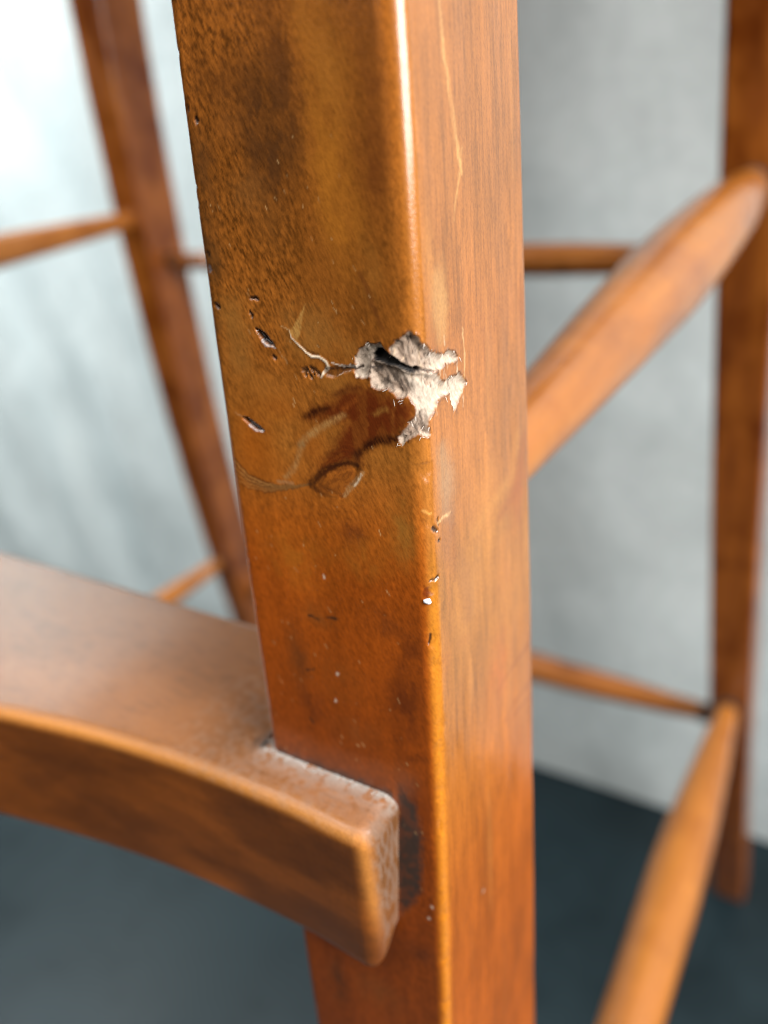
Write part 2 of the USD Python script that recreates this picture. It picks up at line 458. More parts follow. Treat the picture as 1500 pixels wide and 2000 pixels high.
# just above and below the gash
c2 = crop(380, 450, 3.947)
for at, rx, rz, an, col, am in (
        ((300, 700), 4.5, 4.5, 0, (.33, .135, .026), .7), ((130, 600), 1.6, 7, 8, (.10, .040, .011), .7), ((120, 250), 3, 4, 0, (.11, .045, .012), .6),
        ((950, 300), 6, 5, 0, (.30, .095, .013), .5), ((1350, 330), 2, 6, 0, (.36, .135, .022), .6), ((900, 900), 5, 3, 20, (.34, .125, .02), .5), ((300, 980), 4, 3, 0, (.32, .11, .018), .6),
        ((1150, 900), 3.5, 2.5, 0, (.36, .14, .026), .6)):
    paint(blob(c2(at)[0], rx, rz, an), col, am, .4 + .6 * Tm)
paint(stroke(c2((1270, 330), (1330, 450), (1380, 600), (1450, 760)), [.25, .4, .45, .3], .4), (.14, .04, .008), .7)
c4 = crop(420, 700, 3.409)
ORG, RED, DRK, TAN = (.40, .098, .007), (.115, .019, .004), (.045, .013, .005), (.42, .21, .065)
for at, rx, rz, an, col, am in (((250, 580), 6, 7, 0, ORG, .7), ((420, 320), 5, 3, 0, (.36, .10, .011), .6), ((330, 180), 6, 2.4, -10, (.38, .13, .02), .6), ((650, 600), 3.5, 4, 30, (.34, .09, .010), .6), ((800, 170), 4, 2, 0, (.36, .14, .025), .5)):
    paint(blob(c4(at)[0], rx, rz, an), col, am)
paint(poly(c4((590, 400), (650, 330), (780, 290), (850, 220), (960, 195), (1080, 215), (1200, 260), (1330, 320), (1320, 410), (1240, 490), (1200, 545), (1080, 560), (1000, 610), (970, 700), (900, 690), (800, 720), (720, 770), (700, 720), (760, 620), (820, 520), (880, 420), (800, 420), (700, 430)), 1.5, 1.4)[:2], RED, .95, .75 + .25 * Tm)
for pts, w, col, am in (
        (((600, 385), (680, 345), (760, 330)), [.5, .8, .3], (.04, .009, .003), .85), (((780, 250), (880, 195), (960, 195)), [.3, .7, .4], (.09, .02, .005), .6),
        (((1210, 540), (1080, 545), (1000, 590), (950, 640)), [.7, .8, .7, .4], (.035, .008, .003), .85), (((940, 640), (960, 740)), [.8, .5], DRK, .6),
        (((860, 375), (790, 410), (700, 465), (630, 510), (575, 565)), [.25, .5, .6, .6, .5], TAN, .8), (((575, 560), (560, 640), (530, 720), (470, 790)), [.6, .45, .5, .4], (.40, .19, .06), .8),
        (((560, 580), (590, 575)), .35, (.2, .12, .05), .6), (((1140, 340), (1060, 370)), [.5, .3], (.34, .15, .03), .7), (((1200, 300), (1180, 400), (1185, 520)), [.15, .2, .12], (.36, .12, .02), .6),
        (((940, 270), (860, 340)), [.2, .4], (.32, .08, .012), .6), (((300, 330), (420, 420), (520, 350)), [.2, .3, .2], (.4, .13, .014), .35)):
    paint(stroke(c4(*pts), np.array(w) * .9, .6), col, min(am * 1.2, 1), .7 + .3 * sstep(fleck, .35, .6) if col[0] < .2 else .5 + .5 * sstep(1 - fleck, .4, .6))
# fibres curling in from the left edge below the gash
for k in range(9):
    o = k * 21 - 30
    paint(stroke(c4((120 + k * 4, 690 + o), (220, 790 + o * .55), (330, 838 + o * .4), (430, 852 + o * .2), (540, 850 + o * .1), (640, 838)), [.10, .15, .18, .18, .14, .06], .14, .5), (.44, .20, .055) if k % 2 else (.07, .02, .006), .8 if k < 5 else .5)
paint(stroke(c4((420, 820), (520, 835)), [.3, .25], .2), (.44, .22, .09), .6)
# the knot
knot = c4((700, 850), (735, 785), (800, 735), (880, 707), (935, 735), (930, 790), (885, 850), (845, 905), (770, 895))
i, w, d = poly(knot, .25, .5)
paint((i, np.exp(-(np.maximum(-d, 0) / .6) ** 2)), (.08, .02, .006), .4)
paint((i, w), (.33, .095, .013), .95)
paint(stroke(c4((640, 830), (700, 770), (780, 720), (880, 690), (950, 715), (975, 745)), [.5, .7, .5, .3, .3, .1], .42, .5), (.035, .009, .004), .88)
paint(stroke(c4((640, 850), (700, 885), (760, 915), (810, 930)), [.5, .4, .2, .1], .35, .5), (.03, .008, .004), .75)
paint(stroke(c4((985, 765), (945, 815), (900, 860), (860, 915)), [.35, .55, .6, .3], .25, .5), (.46, .25, .10), .7, .45 + .55 * sstep(fine, .3, .6))
paint(stroke(c4((975, 780), (930, 850)), .18, .15), (.7, .55, .38), .8)
DEP[i] -= .10 * np.exp(-(d / .6) ** 2)
DEP[i] += .03 * w
kp = knot.mean(0)
i, w, d = poly(kp + (knot - kp) * 1.0, 4.5, .6)
an = np.arctan2(z0[i] - kp[1], s0[i] - kp[0])
sw_ = fbm(np.column_stack([d * 2.3, np.cos(an) * 2 + wob1[i], np.sin(an) * 2 + 3]), 3)
fall = np.exp(-(np.maximum(-d, 0) / 3.4) ** 2)
paint((i, fall * sstep(sw_, .48, .66)), (.085, .022, .006), .40)
paint((i, fall * sstep(1 - sw_, .52, .68)), (.40, .125, .016), .22)
# lower front face: dark reddish, olive near the edge
c5 = crop(460, 1000, 2.5)
for at, rx, rz, an, col, am in (((820, 100), 3, 6, 0, (.33, .15, .025), .6), ((580, 110), 3, 2.5, 0, (.12, .028, .008), .7), ((300, 230), 8, 6, 0, (.37, .12, .012), .55), ((640, 230), 6, 4, 20, (.36, .12, .014), .5),
                                ((310, 700), 3, 8, 0, (.10, .035, .010), .6), ((400, 500), 4, 3, 0, (.15, .055, .012), .5), ((830, 950), 4, 9, 0, (.085, .018, .005), .7), ((870, 700), 3, 8, 0, (.11, .024, .006), .6), ((500, 800), 6, 6, 0, (.26, .066, .009), .5),
                                ((80, 900), 2, 8, 6, (.30, .075, .009), .5), ((380, 950), 3, 4, 0, (.08, .022, .008), .6), ((600, 1080), 6, 3, 0, (.23, .062, .012), .6), ((720, 540), 5, 3, 0, (.14, .034, .008), .5)):
    paint(blob(c5(at)[0], rx, rz, an), col, am, .4 + .6 * Tm)
for pts, w in ((((360, 505), (410, 525)), [.35, .1]), (((450, 515), (490, 520)), [.15, .3]), (((365, 1010), (380, 1030)), [.3, .3]), (((350, 770), (385, 765)), [.2, .2])):
    paint(stroke(c5(*pts), w, .2), (.04, .02, .01), .8)
c6 = crop(460, 1400, 2.5)
for at, rx, rz, an, col, am in (((600, 260), 6, 3, 10, (.20, .045, .008), .4), ((900, 210), 3, .9, 12, (.035, .009, .004), .8), ((500, 1290), 3, 7, 0, (.07, .028, .010), .6), ((900, 1150), 4, 3, 0, (.08, .022, .008), .6), ((700, 1350), 6, 5, 0, (.20, .060, .012), .5),
                                ((880, 430), 3, 8, 10, (.075, .016, .006), .7)):
    paint(blob(c6(at)[0], rx, rz, an), col, am, .4 + .6 * Tm)
rough0 = fbm(V2 * .7 + [0, 0, 21.0], 3)
# black line of grime along the joint, and the dark smear beside the rail's end
i, w, d = poly(c6((800, 330), (830, 380), (885, 450), (910, 560), (915, 720), (900, 860), (860, 920), (810, 960), (780, 700)), 1.1, 1.6)
paint((i, w), (.030, .022, .018), .96, .78 + .22 * sstep(rough0, .35, .6))
DULL[i] = np.maximum(DULL[i], w * .45)
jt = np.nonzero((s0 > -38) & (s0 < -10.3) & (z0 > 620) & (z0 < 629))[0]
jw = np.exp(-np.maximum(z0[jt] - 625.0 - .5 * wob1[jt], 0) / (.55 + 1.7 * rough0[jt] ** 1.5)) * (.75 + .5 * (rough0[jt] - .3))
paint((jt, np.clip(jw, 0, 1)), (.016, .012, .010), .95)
# right face: pale lanes, a thin scratch, streaks at the back edge
c7 = crop(780, 880, 3.333)
for at, rx, rz, an, col, am in (((560, 330), 6, 8, -8, (.48, .18, .03), .6), ((440, 1000), 5, 10, -6, (.46, .19, .045), .55), ((700, 700), 6, 10, 0, (.46, .15, .025), .4), ((320, 480), 2.4, 6, 0, (.24, .105, .05), .75), ((780, 250), 5, 8, -10, (.36, .09, .013), .6),
                                ((420, 1240), 4, 1.2, -20, (.36, .13, .025), .6), ((650, 1450), 5, 9, -8, (.44, .105, .012), .55), ((300, 1400), 2, 8, 0, (.38, .11, .015), .4), ((320, 800), 1.6, 10, 0, (.42, .15, .035), .5)):
    paint(blob(c7(at)[0], rx, rz, an), col, am, .45 + .55 * Tm)
for k, pts in enumerate((((850, 1250), (790, 1330), (700, 1460), (640, 1580)), ((860, 1590), (800, 1650), (740, 1730)), ((850, 1180), (830, 1300)), ((870, 1480), (760, 1620), (690, 1760)))):
    paint(stroke(c7(*pts), [.5, .35, .3, .15][:len(pts)], .35), (.20, .05, .009), .6)
paint(px_ := stroke(px((858, 0), (866, 100), (882, 207), (895, 300), (902, 340)), [.3, .5, .55, .5, .25], .35), (.56, .30, .09), .7, .35 + .65 * sstep(vert, .35, .6))
paint(stroke(px((902, 290), (898, 340), (890, 390), (886, 430)), [.35, .35, .25, .1], .3), (.56, .30, .09), .6, .4 + .6 * sstep(vert, .35, .6))
paint(blob(px((862, 590))[0], 2.2, 6, 0), (.42, .21, .06), .75)
paint(blob(px((838, 520))[0], 1.6, 8, 0), (.5, .2, .04), .5)
paint(blob(px((875, 940))[0], 2.6, 6, 0), (.33, .18, .09), .7)
paint(blob(px((600, 640))[0], 6, 4.5, 0), (.36, .155, .034), .5, .4 + .6 * Tm)
paint(blob(px((470, 700))[0], 3.5, 4, 0), (.34, .145, .03), .45, .4 + .6 * Tm)
paint(stroke(px((852, 545), (858, 600), (862, 655)), [1.2, 2.2, 1.4], 1.2), (.44, .22, .07), .6, .5 + .5 * sstep(vert, .3, .6))
paint(stroke(px((862, 880), (866, 940), (868, 1000)), [1.4, 2.0, 1.0], 1.2), (.34, .19, .09), .6, .5 + .5 * sstep(vert, .3, .6))
paint(stroke(px((880, 1060), (905, 1120), (915, 1200)), [2, 2.5, 1.5], 1.5), (.26, .10, .03), .45)
paint(stroke(px((1010, 850), (1000, 930), (960, 985), (925, 1040)), [1.2, 1.2, 1.2, .6], 1.2), (.50, .21, .04), .38, .4 + .6 * sstep(vert, .35, .6))
paint(stroke(px((1022, 860), (1012, 950), (975, 1010)), [1.5, 1.5, .8], 1.0), (.27, .075, .014), .5)
for k in range(16):
    x_, y_, l_ = rng0.uniform(885, 1030), rng0.uniform(0, 1900), rng0.uniform(80, 320)
    paint(stroke(px((x_, y_), (x_ + l_ * .012, y_ + l_ * .5), (x_ + l_ * .02, y_ + l_)), [.2, rng0.uniform(.4, 1.1), .2], .7), ((.25, .075, .015), (.48, .19, .04))[k % 2], rng0.uniform(.25, .5))
paint(stroke(px((903, 640), (908, 690), (907, 740)), [.15, .2, .2], .15), (.62, .38, .16), .6)
# near edge: rubbed lighter orange below the gash, its lit band painted in too
edge_s = lerp(z0, [560, 640, 668, 690, 720], [.4, .2, .0, 0, 0])
ew = np.exp(-((s0 + edge_s - .9 + wob1) / 1.5) ** 2) * lerp(z0, [560, 655, 668, 676, 700, 760], [1, 1, .8, .2, .35, .55])
RGB += (np.array((.58, .20, .014)) - RGB) * (ew * .75)[:, None]
# a little relief everywhere
DEP += (fbm(V2 * [.16, .06, 1] + [0, 0, 6.6], 2) - .5) * .30 + (fbm(V2 * 1.1 + [0, 0, 2.6], 2) - .5) * .012
chew = np.exp(-((s0 - .2) / 1.8) ** 2) * ((z0 > 560) & (z0 < 690))
DEP -= chew * .30 * sstep(fbm(np.column_stack([s0 * .3, z0 * .35, 0 * s0 + 12.3]), 3), .42, .8)

# --- the gash
c3 = crop(640, 600, 4.6875)
gash = [
    c3((250, 460), (300, 390), (370, 322), (430, 345), (470, 328), (505, 378), (540, 425), (600, 470), (640, 520), (560, 520), (470, 480), (430, 480), (400, 490), (390, 560), (372, 640), (325, 652), (265, 640), (243, 590), (250, 530)),
    c3((560, 390), (620, 312), (700, 268), (770, 238), (830, 288), (880, 350), (950, 410), (1000, 422), (1050, 440), (1100, 393), (1150, 412), (1200, 450), (1190, 490), (1130, 512), (1080, 502), (1060, 560), (1000, 585), (900, 590), (780, 590), (680, 540), (600, 480)),
    c3((400, 490), (480, 500), (560, 525), (660, 560), (760, 600), (880, 600), (990, 600), (1050, 680), (1085, 680), (1120, 640), (1180, 622), (1210, 600), (1250, 650), (1272, 690), (1230, 780), (1190, 880), (1160, 970), (1140, 880), (1118, 790), (1070, 812), (1010, 850), (990, 920), (940, 1020), (920, 1090), (942, 1180), (900, 1200), (850, 1180), (800, 1190), (700, 1230), (692, 1285), (660, 1240), (640, 1190), (700, 1130), (770, 1060), (820, 1000), (830, 920), (780, 860), (740, 820), (680, 838), (640, 830), (600, 780), (550, 742), (480, 762), (420, 742), (388, 700), (400, 650), (372, 620)),
]
rough1 = fbm(V2 * [1.3, 1.7, 1] + [0, 0, 3.9], 4)
rough2 = fbm(np.column_stack([fa * 2.6, fb * .9, 0 * s0 + 14.1]), 3)
rough3 = fbm(np.column_stack([fa * 4.2, fb * .9 + wob1, 0 * s0 + 11.1]), 3)
WHITE, GREY = np.array((.52, .42, .33)), np.array((.34, .24, .175))
tone = np.zeros(len(s0))                                 # 0 white, 1 grey
for at, rx, rz, an, am in (((780, 420), 4.3, 3.2, -25, 1.0), ((520, 630), 3.2, 2.4, -20, .9), ((660, 750), 2.4, 1.6, -30, .9), ((800, 1120), 3.2, 1.8, 20, .9), ((300, 470), 1.5, 1.2, 0, .35), ((950, 680), 1.8, .6, -15, .9), ((880, 550), 3, 1.0, -10, .9)):
    i, w = blob(c3(at)[0], rx, rz, an, .55)
    tone[i] = np.maximum(tone[i], w * am)
for k, pg in enumerate(gash):
    i, w, d = poly(pg, .10, .62)
    g = np.clip(tone[i] * (.70 + .6 * (1 - sstep(rough1[i], .3, .6))) + .22 * sstep(rough2[i], .52, .68), 0, 1)
    col = WHITE + (GREY - WHITE) * g[:, None]
    col = col * (1 - .62 * sstep(rough2[i], .50, .66) * np.clip(tone[i] + .14, 0, 1))[:, None] * (.78 + .44 * rough3[i])[:, None]
    RGB[i] += (col - RGB[i]) * w[:, None]
    DULL[i] = np.maximum(DULL[i], w)
    inner = sstep(d, 0, .8)
    DEP[i] += np.where(w > .01, -w * .25 - inner * (.45 + (rough1[i] - .5) * .35 + tone[i] * .35) + w * (rough3[i] - .5) * .26, 0)
    rimw = np.exp(-(np.where(d < 0, d, d * 3) / .35) ** 2) * (1 - w)
    DEP[i] += rimw * .12 * sstep(rough1[i], .35, .6)      # varnish lifted along the tear
    paint((i, np.exp(-(np.minimum(d, 0) / .34) ** 2) * (1 - w)), (.075, .026, .009), .8, sstep(rough1, .34, .56))  # dark rim, edge shade painted round the tear
# loose pale fibres lying along the grain beyond the tear
for k in range(34):
    e = (gash[2] if k % 3 else gash[1])[rng0.integers(4, 22)] + rng0.normal(0, .5, 2)
    l_ = rng0.uniform(.6, 2.4) * (1 if k % 2 else -1)
    paint(stroke(np.array([e, e + (rng0.normal(0, .12), l_ * .5), e + (rng0.normal(0, .2), l_)]), [.12, .09, .03], .09, .3), (.56, .40, .25) if k % 4 else (.10, .04, .015), rng0.uniform(.4, .85))
# lips of the crack and the crack itself
i, w, d = poly(c3((415, 430), (445, 398), (500, 402), (545, 432), (590, 478), (640, 518), (720, 556), (800, 586), (860, 592), (800, 602), (740, 590), (680, 562), (610, 532), (530, 516), (470, 490), (430, 480)), .16, .35)
paint((i, sstep(d, -.52, -.15)), (.008, .006, .005), 1.0)  # shade inside the crack painted black, its lower wall too
DEP[i] -= 1.3 * sstep(d, -.4, .25)
DULL[i] = np.maximum(DULL[i], w)
i, w = stroke(c3((820, 592), (900, 588), (985, 592)), [.35, .22, .1], .15, .4)
paint((i, w), (.05, .035, .03), .85)
DEP[i] -= 1.0 * w
i, w = stroke(c3((385, 545), (440, 560), (480, 548)), [.2, .2, .05], .12)
paint((i, w), (.06, .045, .04), .8)
# hairline crack running left from the gash, pale lips and dark hollows
hair = px((565, 645), (569, 660), (583, 673), (598, 688), (608, 696), (623, 697), (636, 706), (641, 716), (631, 729), (627, 737))
i, w = stroke(hair, [.06, .10, .12, .15, .20, .24, .26, .28, .24, .14], .09, .2)
paint((i, w), (.72, .58, .42), .95)
DULL[i] = np.maximum(DULL[i], .7 * w)
DEP[i] += .10 * w
i, w = stroke(px((586, 671), (602, 687), (612, 692), (622, 694)), [.05, .14, .16, .06], .12, .3)
paint((i, w), (.07, .03, .012), .55)
DEP[i] -= .15 * w
i, w = stroke(c4((585, 80), (640, 75), (690, 105), (650, 130), (600, 100)), [.35, .45, .4, .4, .3], .25)
paint((i, w), (.10, .05, .025), .8, sstep(rough2, .4, .6))
DEP[i] -= .35 * w * sstep(rough2[i], .4, .6)
i, w = stroke(c4((740, 90), (790, 95), (850, 75), (920, 62), (960, 60)), [.6, .7, .5, .3, .1], .3)
paint((i, w), (.09, .035, .014), .8, .4 + .6 * sstep(rough1, .35, .55))
DEP[i] -= .35 * w
i, w = stroke(c4((770, 30), (820, 45), (880, 52), (940, 52)), [.08, .12, .18, .2], .1)
paint((i, w), (.70, .60, .50), .85)
DULL[i] = np.maximum(DULL[i], .7 * w)
i, w = stroke(c4((850, 65), (960, 62)), [.12, .2], .08)
paint((i, w), (.05, .03, .02), .9)
# sliver of bared wood above the hairline
i, w, d = poly(c2((730, 790), (760, 735), (800, 670), (855, 575), (835, 660), (822, 740), (815, 800), (790, 850)), .25, .3)
paint((i, w), (.52, .27, .07), .85, .6 + .4 * sstep(fine, .3, .6))
paint(stroke(c2((670, 735), (735, 775)), .08, .1), (.6, .36, .16), .7)
# nicks
for pts, lip in ((c2((465, 757), (500, 768), (545, 800), (575, 840), (612, 885), (565, 880), (525, 850), (500, 810)), c2((520, 850), (545, 885), (600, 895), (620, 905))),
                 (c4((180, 393), (215, 398), (255, 425), (325, 480), (280, 478), (240, 450)), c4((225, 445), (270, 482), (320, 486)))):
    i, w, d = poly(pts, .14, .3)
    paint((i, w), (.014, .011, .012), .97)
    DEP[i] -= .8 * w
    i, w = stroke(lip, .16, .12, .3)
    paint((i, w), (.42, .40, .40), .7)
paint(stroke(c4((125, 355), (160, 378), (190, 395)), [.08, .14, .12], .12), (.50, .24, .10), .7)
for pts, w_ in ((c2((425, 630), (445, 660)), .28), (c2((605, 970), (625, 985)), .25), (c2((430, 520), (490, 530)), .2), (c2((160, 570), (185, 595)), .3), (c1((125, 470), (130, 480)), .35), (c7((225, 515), (240, 525)), .45), (c7((255, 585), (262, 590)), .3),
                (c7((235, 845), (252, 825)), .3), (c7((205, 870), (225, 850)), .15), (c7((200, 1270), (215, 1220)), .22), (c7((250, 440), (255, 480)), .25)):
    i, w = stroke(pts, w_, .15, .5)
    paint((i, w), (.02, .012, .010), .9)
    DEP[i] -= .25 * w
paint(stroke(c2((650, 925), (690, 985), (715, 1025)), [.12, .2, .1], .15), (.45, .25, .10), .6, sstep(fine, .3, .5))
paint(stroke(c7((245, 480), (275, 440), (330, 405)), [.15, .3, .2], .2), (.66, .40, .18), .8, .4 + .6 * sstep(fine, .3, .5))
paint(stroke(c7((160, 405), (210, 425)), .2, .2), (.75, .38, .10), .6)
i, w = blob(c7((190, 945))[0], 1.1, 1.0, 0, .3)
paint((i, w), (.12, .018, .004), .85)
# pale scuffs, painted as the bright glints of tiny scratches, and dust specks
rng = np.random.default_rng(5)
for k in range(110):
    s_, z_ = rng.uniform(-38, -3), rng.uniform(600, 738)
    l_ = rng.uniform(.15, .75) * (1.0 if k % 4 else 1.6)
    w_ = rng.uniform(.035, .075)
    ang = math.radians(rng.normal(-58, 8))
    paint(stroke(np.array([(s_, z_), (s_ + l_ * math.cos(ang), z_ + l_ * math.sin(ang))]), w_, .09, 0), (.70, .44, .19), rng.uniform(.35, .85))
for k in range(20):
    s_, z_ = rng.uniform(-38, -2), rng.uniform(545, 650)
    paint(blob(np.array([s_, z_]), .16, .22, 0, .2, .4), (.36, .19, .09), rng.uniform(.3, .6))
for q_ in (c5((430, 315))[0], c5((490, 920))[0], c6((960, 930))[0], c6((945, 985))[0], c6((1210, 850))[0], c5((500, 790))[0]):
    paint(blob(q_, .28, .38, 0, .4, .6), (.66, .52, .40), .85)
# chips along the left and the right back edge
for z_ in rng.uniform(545, 640, 16):
    paint(blob(np.array([lerp(z_, zd * 1000, dd * 1000) - 1.0 + rng.uniform(-.5, .8), z_]), .5, rng.uniform(.5, 1.6), 0, .3), (.70, .55, .42) if rng.random() < .55 else (.10, .03, .01), .7)
for z_ in rng.uniform(715, 760, 7):
    i, w = blob(np.array([lerp(z_, zd * 1000, -wl * 1000) + rng.uniform(0, 2), z_]), .4, .6, 0, .3)
    paint((i, w), (.25, .2, .2) if rng.random() < .5 else (.04, .02, .015), .8)
    DEP[i] -= .2 * w

P = P + N * (DEP.reshape(nz, nc, 1) / 1000)
RGB = np.clip(RGB, .003, .92)
v, f = capped(P)
rgb = np.vstack([RGB, RGB[:2]])
dull = np.concatenate([DULL, [0, 0]])
near = numbered(CH + '/leg')
mm = usdkit.mesh(stage, near, (v, f), painted, smooth=True)
pv = UsdGeom.PrimvarsAPI(mm)
pv.CreatePrimvar('stain', Sdf.ValueTypeNames.Color3fArray, 'vertex').Set(Vt.Vec3fArray.FromNumpy(rgb.astype(np.float32)))
pv.CreatePrimvar('dullness', Sdf.ValueTypeNames.FloatArray, 'vertex').Set(Vt.FloatArray.FromNumpy(dull.astype(np.float32)))
tag(mm.GetPrim(), 'near square leg with a torn pale gash across its edge')

obj('leg', far_leg('right', 1.3), wood_far, CH)
obj('leg', far_leg('left', 4.1), wood_far, CH)
obj('leg', far_leg('front', 7.7), wood_far, CH)

# white chip in the edge, its glint put into a pale lump
def lump(at, r, seed, k=2):
    m_ = trimesh.creation.icosphere(k)
    q = np.array(m_.vertices)
    q *= (1 + (noise(q * 1.6 + seed) - .5) * .7)[:, None]
    return trimesh.Trimesh(q * r + at, m_.faces)


def on_leg(s, z):
    """A point of the leg's surface and the outward direction there, from mm."""
    k = np.argmin((s0 - s) ** 2 + (z0 - z) ** 2)
    return P.reshape(-1, 3)[k], N.reshape(-1, 3)[k]


q, n = on_leg(*px((837, 1177))[0])
obj('chip', lump(q + n * .0001, np.array((.0007, .0006, .00042)), 3.0), chip_mat, near, label='small white chip in the near edge, its glint built as a pale lump')
# splinters standing up along the tear
spl = []
edge_pts = np.vstack([gash[0][:8], gash[1][4:16], gash[2][7:24], gash[2][24:44]])
for k in range(46):
    e = edge_pts[rng.integers(len(edge_pts))] + rng.normal(0, .35, 2)
    q, n = on_leg(*e)
    t1 = np.array([0, 0, 1.0])
    t2 = np.cross(n, t1)
    an = rng.normal(-1.0, .5)
    d_ = t2 * math.cos(an) + t1 * math.sin(an) + n * rng.uniform(.1, .5)
    d_ /= np.linalg.norm(d_)
    L, w_ = rng.uniform(.0004, .0011), rng.uniform(.00005, .00011)
    sd = np.cross(d_, n)
    sd /= np.linalg.norm(sd)
    o = np.cross(sd, d_)
    A = q - n * .0001
    B = q + d_ * L
    spl.append(trimesh.Trimesh(np.array([A + sd * w_, A - sd * w_, A + o * w_, B + sd * w_ * .3, B - sd * w_ * .3, B + o * w_ * .2]), [[0, 1, 4], [0, 4, 3], [1, 2, 5], [1, 5, 4], [2, 0, 3], [2, 3, 5], [3, 4, 5]]))
obj('torn_fibre', trimesh.util.concatenate(spl), fibre_mat, near, smooth=False, kind='stuff', label='pale torn wood fibres along the gash')

# --- the foot rail, notched round the near leg
ZT, ZB = .6246, .5852


def rail_front(x):
    u = np.clip((-.095 - x) / .245, 0, 1)
    return .0797 - .036 * (1 - np.cos(np.pi * u)) / 2 - .0009 * sstep(x, -.09, -.07)


XE = -.0685
xe = np.concatenate([np.linspace(-.575, -.27, 40)[:-1], np.linspace(-.27, -.08, 330)[:-1], np.linspace(-.08, XE, 60)])
rr_ = .0037
rings, uv_s = [], []
for x in xe:
    e = 0.0
    t = (x - (XE - rr_)) / rr_
    if t > 0:
        e = rr_ * (1 - math.sqrt(max(1 - t * t, 0))) * .95
    yf_ = rail_front(x) + e
    yb_ = .125 if x < -.1035 else .125 - (.125 - .0945) * min((x + .1035) / .0012, 1)
    zt_, zb_ = ZT - e * .8, ZB + e
    rT, rBt = .0033, .0036
    pts = []
    for (cy, cz, r_, a0, na, nl) in ((yf_, zb_, rBt, 180, 12, 46), (yb_, zb_, .002, 270, 4, 20), (yb_, zt_, .002, 0, 4, 90), (yf_, zt_, rT, 90, 16, 60)):
        sy, sz = (1 if cy == yf_ else -1), (1 if cz == zb_ else -1)
        t_ = np.radians(a0 + np.linspace(0, 90, na))
        pts.append(np.stack([cy + sy * r_ + r_ * np.cos(t_), cz + sz * r_ + r_ * np.sin(t_)], 1))
    ring = []
    for k in range(4):
        ring.append(pts[k])
        A, B = pts[k][-1], pts[(k + 1) % 4][0]
        n_ = (20, 14, 90, 60)[k]
        ring.append(A + (B - A) * np.linspace(0, 1, n_ + 2)[1:-1, None])
    ring = np.vstack(ring)
    rings.append(np.column_stack([np.full(len(ring), x), ring]))
last = rings[-1]
for k in np.linspace(1, 0, 40)[1:-1]:                    # the end, in shrinking rings
    mid = last.mean(0)
    rings.append(mid + (last - mid) * k)
R = np.array(rings)
lift = sstep(R[..., 1], .0795, .0865) * sstep(-R[..., 2], -.604, -.585) * sstep(R[..., 0], XE - .022, XE - .004)
R[..., 2] += .007 * lift
R[..., 0] -= .0018 * np.clip((ZT - R[..., 2]) / .04, 0, 1) * sstep(R[..., 0], XE - .03, XE - .004)
R += (fbm(R * 35 + 3.0, 2)[..., None] - .5) * np.array([0, .0007, .0004])
v, f = capped(R)
f = f[:, ::-1] if trimesh.Trimesh(v, f, process=False).volume < 0 else f
q = v * 1000
nb = fbm(q * [.03, .09, .12] + 4.4, 4)
cl = fbm(q * [.05, .09, .09] + 8.8, 4)
gr = fbm(q * [.3, 1.3, 1.3] + 1.1, 3)
topw = sstep(q[:, 2], 621.5, 623.8)
endw = sstep(q[:, 0], XE * 1000 - 2.6, XE * 1000 - .6)
frontw = (1 - topw) * (1 - endw)
col = np.array((.225, .060, .007)) * (1 + (nb - .5) * 1.2)[:, None]
dark = sstep(cl, .32, .68)[:, None] * frontw[:, None]
col = col + (np.array((.085, .024, .005)) - col) * dark * .55
topc = np.array((.27, .106, .036)) * (1 + (nb - .5) * .8)[:, None]
col = col + (topc - col) * topw[:, None]
col *= (1 - .16 * sstep(gr, .45, .75))[:, None]
endc = np.array((.17, .068, .022)) * (1 + (nb - .5) * .9)[:, None]
col = col + (endc - col) * (endw * sstep(q[:, 1], 79.5, 82.5))[:, None]
# worn arris and corner, with their bright edge highlight painted in
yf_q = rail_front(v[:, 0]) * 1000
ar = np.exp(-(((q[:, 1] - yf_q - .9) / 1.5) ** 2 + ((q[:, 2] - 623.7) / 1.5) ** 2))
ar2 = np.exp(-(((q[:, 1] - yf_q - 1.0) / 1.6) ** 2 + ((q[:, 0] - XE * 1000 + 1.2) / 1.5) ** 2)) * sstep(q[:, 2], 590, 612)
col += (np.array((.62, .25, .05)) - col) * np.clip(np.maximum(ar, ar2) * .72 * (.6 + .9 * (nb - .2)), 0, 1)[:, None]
# grey dust on the ledge beside the leg, greyish end grain
yl_ = leg_y(ZT) * 1000
du_ = np.exp(-np.maximum(yl_ - q[:, 1] - .4, 0) / 2.5) * topw * sstep(q[:, 0], -104, -99) * sstep(fbm(q * .9 + 2.0, 3), .28, .56)
col += (np.array((.33, .30, .27)) - col) * (du_ * .85)[:, None]
du2 = topw * sstep(q[:, 0], -128, -106) * (1 - sstep(q[:, 0], -84, -72)) * sstep(fbm(q * .8 + 5.0, 4), .40, .70)
col += (np.array((.26, .20, .16)) - col) * (du2 * .2)[:, None]
egr = endw * sstep(q[:, 1], yf_q + 1.2, yf_q + 3.0) * sstep(fbm(q * [1, 1.5, .3] + 7.0, 4), .33, .62)
col += (np.array((.21, .155, .12)) - col) * (egr * .45)[:, None]
stain_x = np.exp(-(((q[:, 0] + 108) / 8) ** 2 + ((q[:, 1] - 91) / 9) ** 2)) * topw
col *= (1 - .35 * stain_x)[:, None]
painted_hole = np.exp(-(((q[:, 0] + 102.3) / 1.9) ** 2 + ((q[:, 1] - 91.2) / 1.5) ** 2) ** 2) * topw  # joint hole has no depth, its darkness is painted on
col += (np.array((.008, .007, .006)) - col) * painted_hole[:, None]
dull_r = np.clip(du_ * .8 + egr * .7 + du2 * .3 + .22 * sstep(q[:, 0], XE * 1000 - 6.5, XE * 1000 - 3) + .05, 0, 1)
rail = numbered(CH + '/footrest')
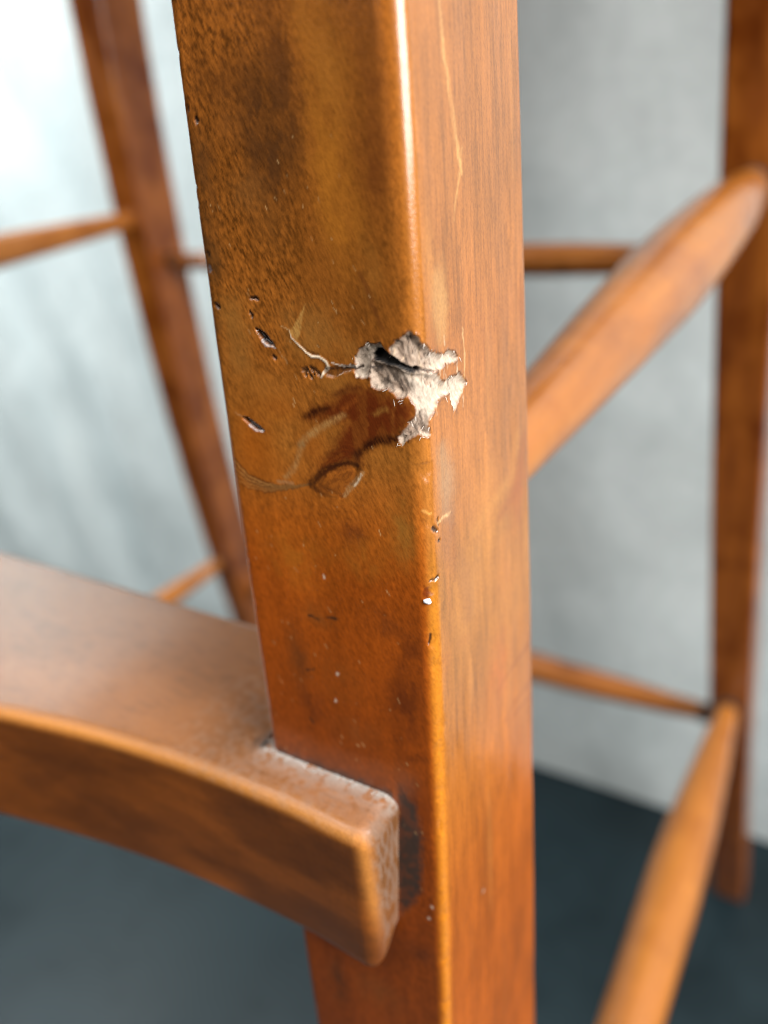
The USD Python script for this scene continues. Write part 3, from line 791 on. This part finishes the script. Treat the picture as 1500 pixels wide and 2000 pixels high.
mm = usdkit.mesh(stage, rail, (v, f), painted, smooth=True)
pv = UsdGeom.PrimvarsAPI(mm)
pv.CreatePrimvar('stain', Sdf.ValueTypeNames.Color3fArray, 'vertex').Set(Vt.Vec3fArray.FromNumpy(np.clip(col, .004, .9).astype(np.float32)))
pv.CreatePrimvar('dullness', Sdf.ValueTypeNames.FloatArray, 'vertex').Set(Vt.FloatArray.FromNumpy(dull_r.astype(np.float32)))
tag(mm.GetPrim(), 'broad curved foot rail notched round the near leg')
# crumbs of dust lying in the joint
cr = []
for k in range(110):
    x = rng.uniform(-.1005, -.071)
    y = leg_y(ZT) - abs(rng.normal(0, .0006)) - .0001
    cr.append(lump(np.array((x, y, ZT + .00005)), rng.uniform(.00008, .00028) * np.array((1, 1, .6)), k * 1.3, 1))
obj('dust', trimesh.util.concatenate(cr), dust_mat, rail, smooth=False, kind='stuff', label='grey dust in the joint beside the near leg')


# --- turned rails
def spindle(name, A, B, ts, dia, mat, seed, label=None):
    A, B = np.array(A, float), np.array(B, float)
    d_ = B - A
    L = np.linalg.norm(d_)
    d_ /= L
    u_ = np.cross(d_, [0, 0, 1.0])
    u_ /= np.linalg.norm(u_)
    w_ = np.cross(u_, d_)
    n, k = 90, 40
    t = np.linspace(0, 1, n)
    from scipy.interpolate import PchipInterpolator
    r = PchipInterpolator(ts, np.array(dia) / 2)(t)
    th = np.linspace(0, 2 * np.pi, k, endpoint=False)
    ring = A + (d_ * (t * L)[:, None])[:, None, :] + r[:, None, None] * (u_ * np.cos(th)[:, None] + w_ * np.sin(th)[:, None])[None]
    ring = ring + (noise(ring * 45 + seed)[..., None] - .5) * .0008
    v, f = capped(ring)
    f = f[:, ::-1] if trimesh.Trimesh(v, f, process=False).volume < 0 else f
    me = obj(name, (v, f), mat, CH, smooth=50, label=label)
    for e0, e1, rad in ((.0, .030, r[0]), (.970, 1.0, r[-1])):   # added dark collar for the shade where the rail enters each leg
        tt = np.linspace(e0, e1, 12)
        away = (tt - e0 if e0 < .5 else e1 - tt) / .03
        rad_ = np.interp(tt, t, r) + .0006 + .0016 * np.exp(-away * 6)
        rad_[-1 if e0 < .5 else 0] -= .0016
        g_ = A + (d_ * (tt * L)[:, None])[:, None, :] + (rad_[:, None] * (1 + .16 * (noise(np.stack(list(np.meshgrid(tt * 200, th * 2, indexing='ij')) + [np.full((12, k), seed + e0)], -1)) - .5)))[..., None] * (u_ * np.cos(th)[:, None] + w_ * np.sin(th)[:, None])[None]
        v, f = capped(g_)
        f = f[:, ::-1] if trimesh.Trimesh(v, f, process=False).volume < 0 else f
        obj('shade_collar', (v, f), joint_shade_mat, me, smooth=50)


full = [0, .25, .5, .75, 1]
spindle('side_rail', (-.0800, .135, .6592), (-.0930, .536, .6699), [0, .137, .31, .54, .75, .9, 1], [.0145, .0205, .0275, .034, .032, .026, .019], wood_y, 1.0)
spindle('side_rail', (-.0690, .085, .2835), (-.0814, .560, .2771), [0, .2, .4, .63, .82, 1], [.014, .024, .0315, .034, .026, .014], wood_y, 2.0)
spindle('side_rail', (-.600, .535, .6658), (-.616, .135, .6658), full, [.013, .022, .028, .025, .015], wood_y, 3.0)
spindle('side_rail', (-.611, .555, .3017), (-.626, .09, .3017), full, [.012, .022, .027, .024, .013], wood_y, 4.0)
spindle('back_rail', (-.590, .5473, .6262), (-.103, .5473, .6262), full, [.012, .020, .023, .0225, .013], wood_x, 5.0)
spindle('back_rail', (-.600, .5744, .2483), (-.092, .5744, .2483), full, [.014, .024, .029, .025, .014], wood_x, 6.0)
# --- the seat, above the picture
seat = trimesh.creation.box((.60, .58, .035))
seat.apply_translation((-.345, .33, 1.017))
obj('seat', seat, wood_x, CH, smooth=False)
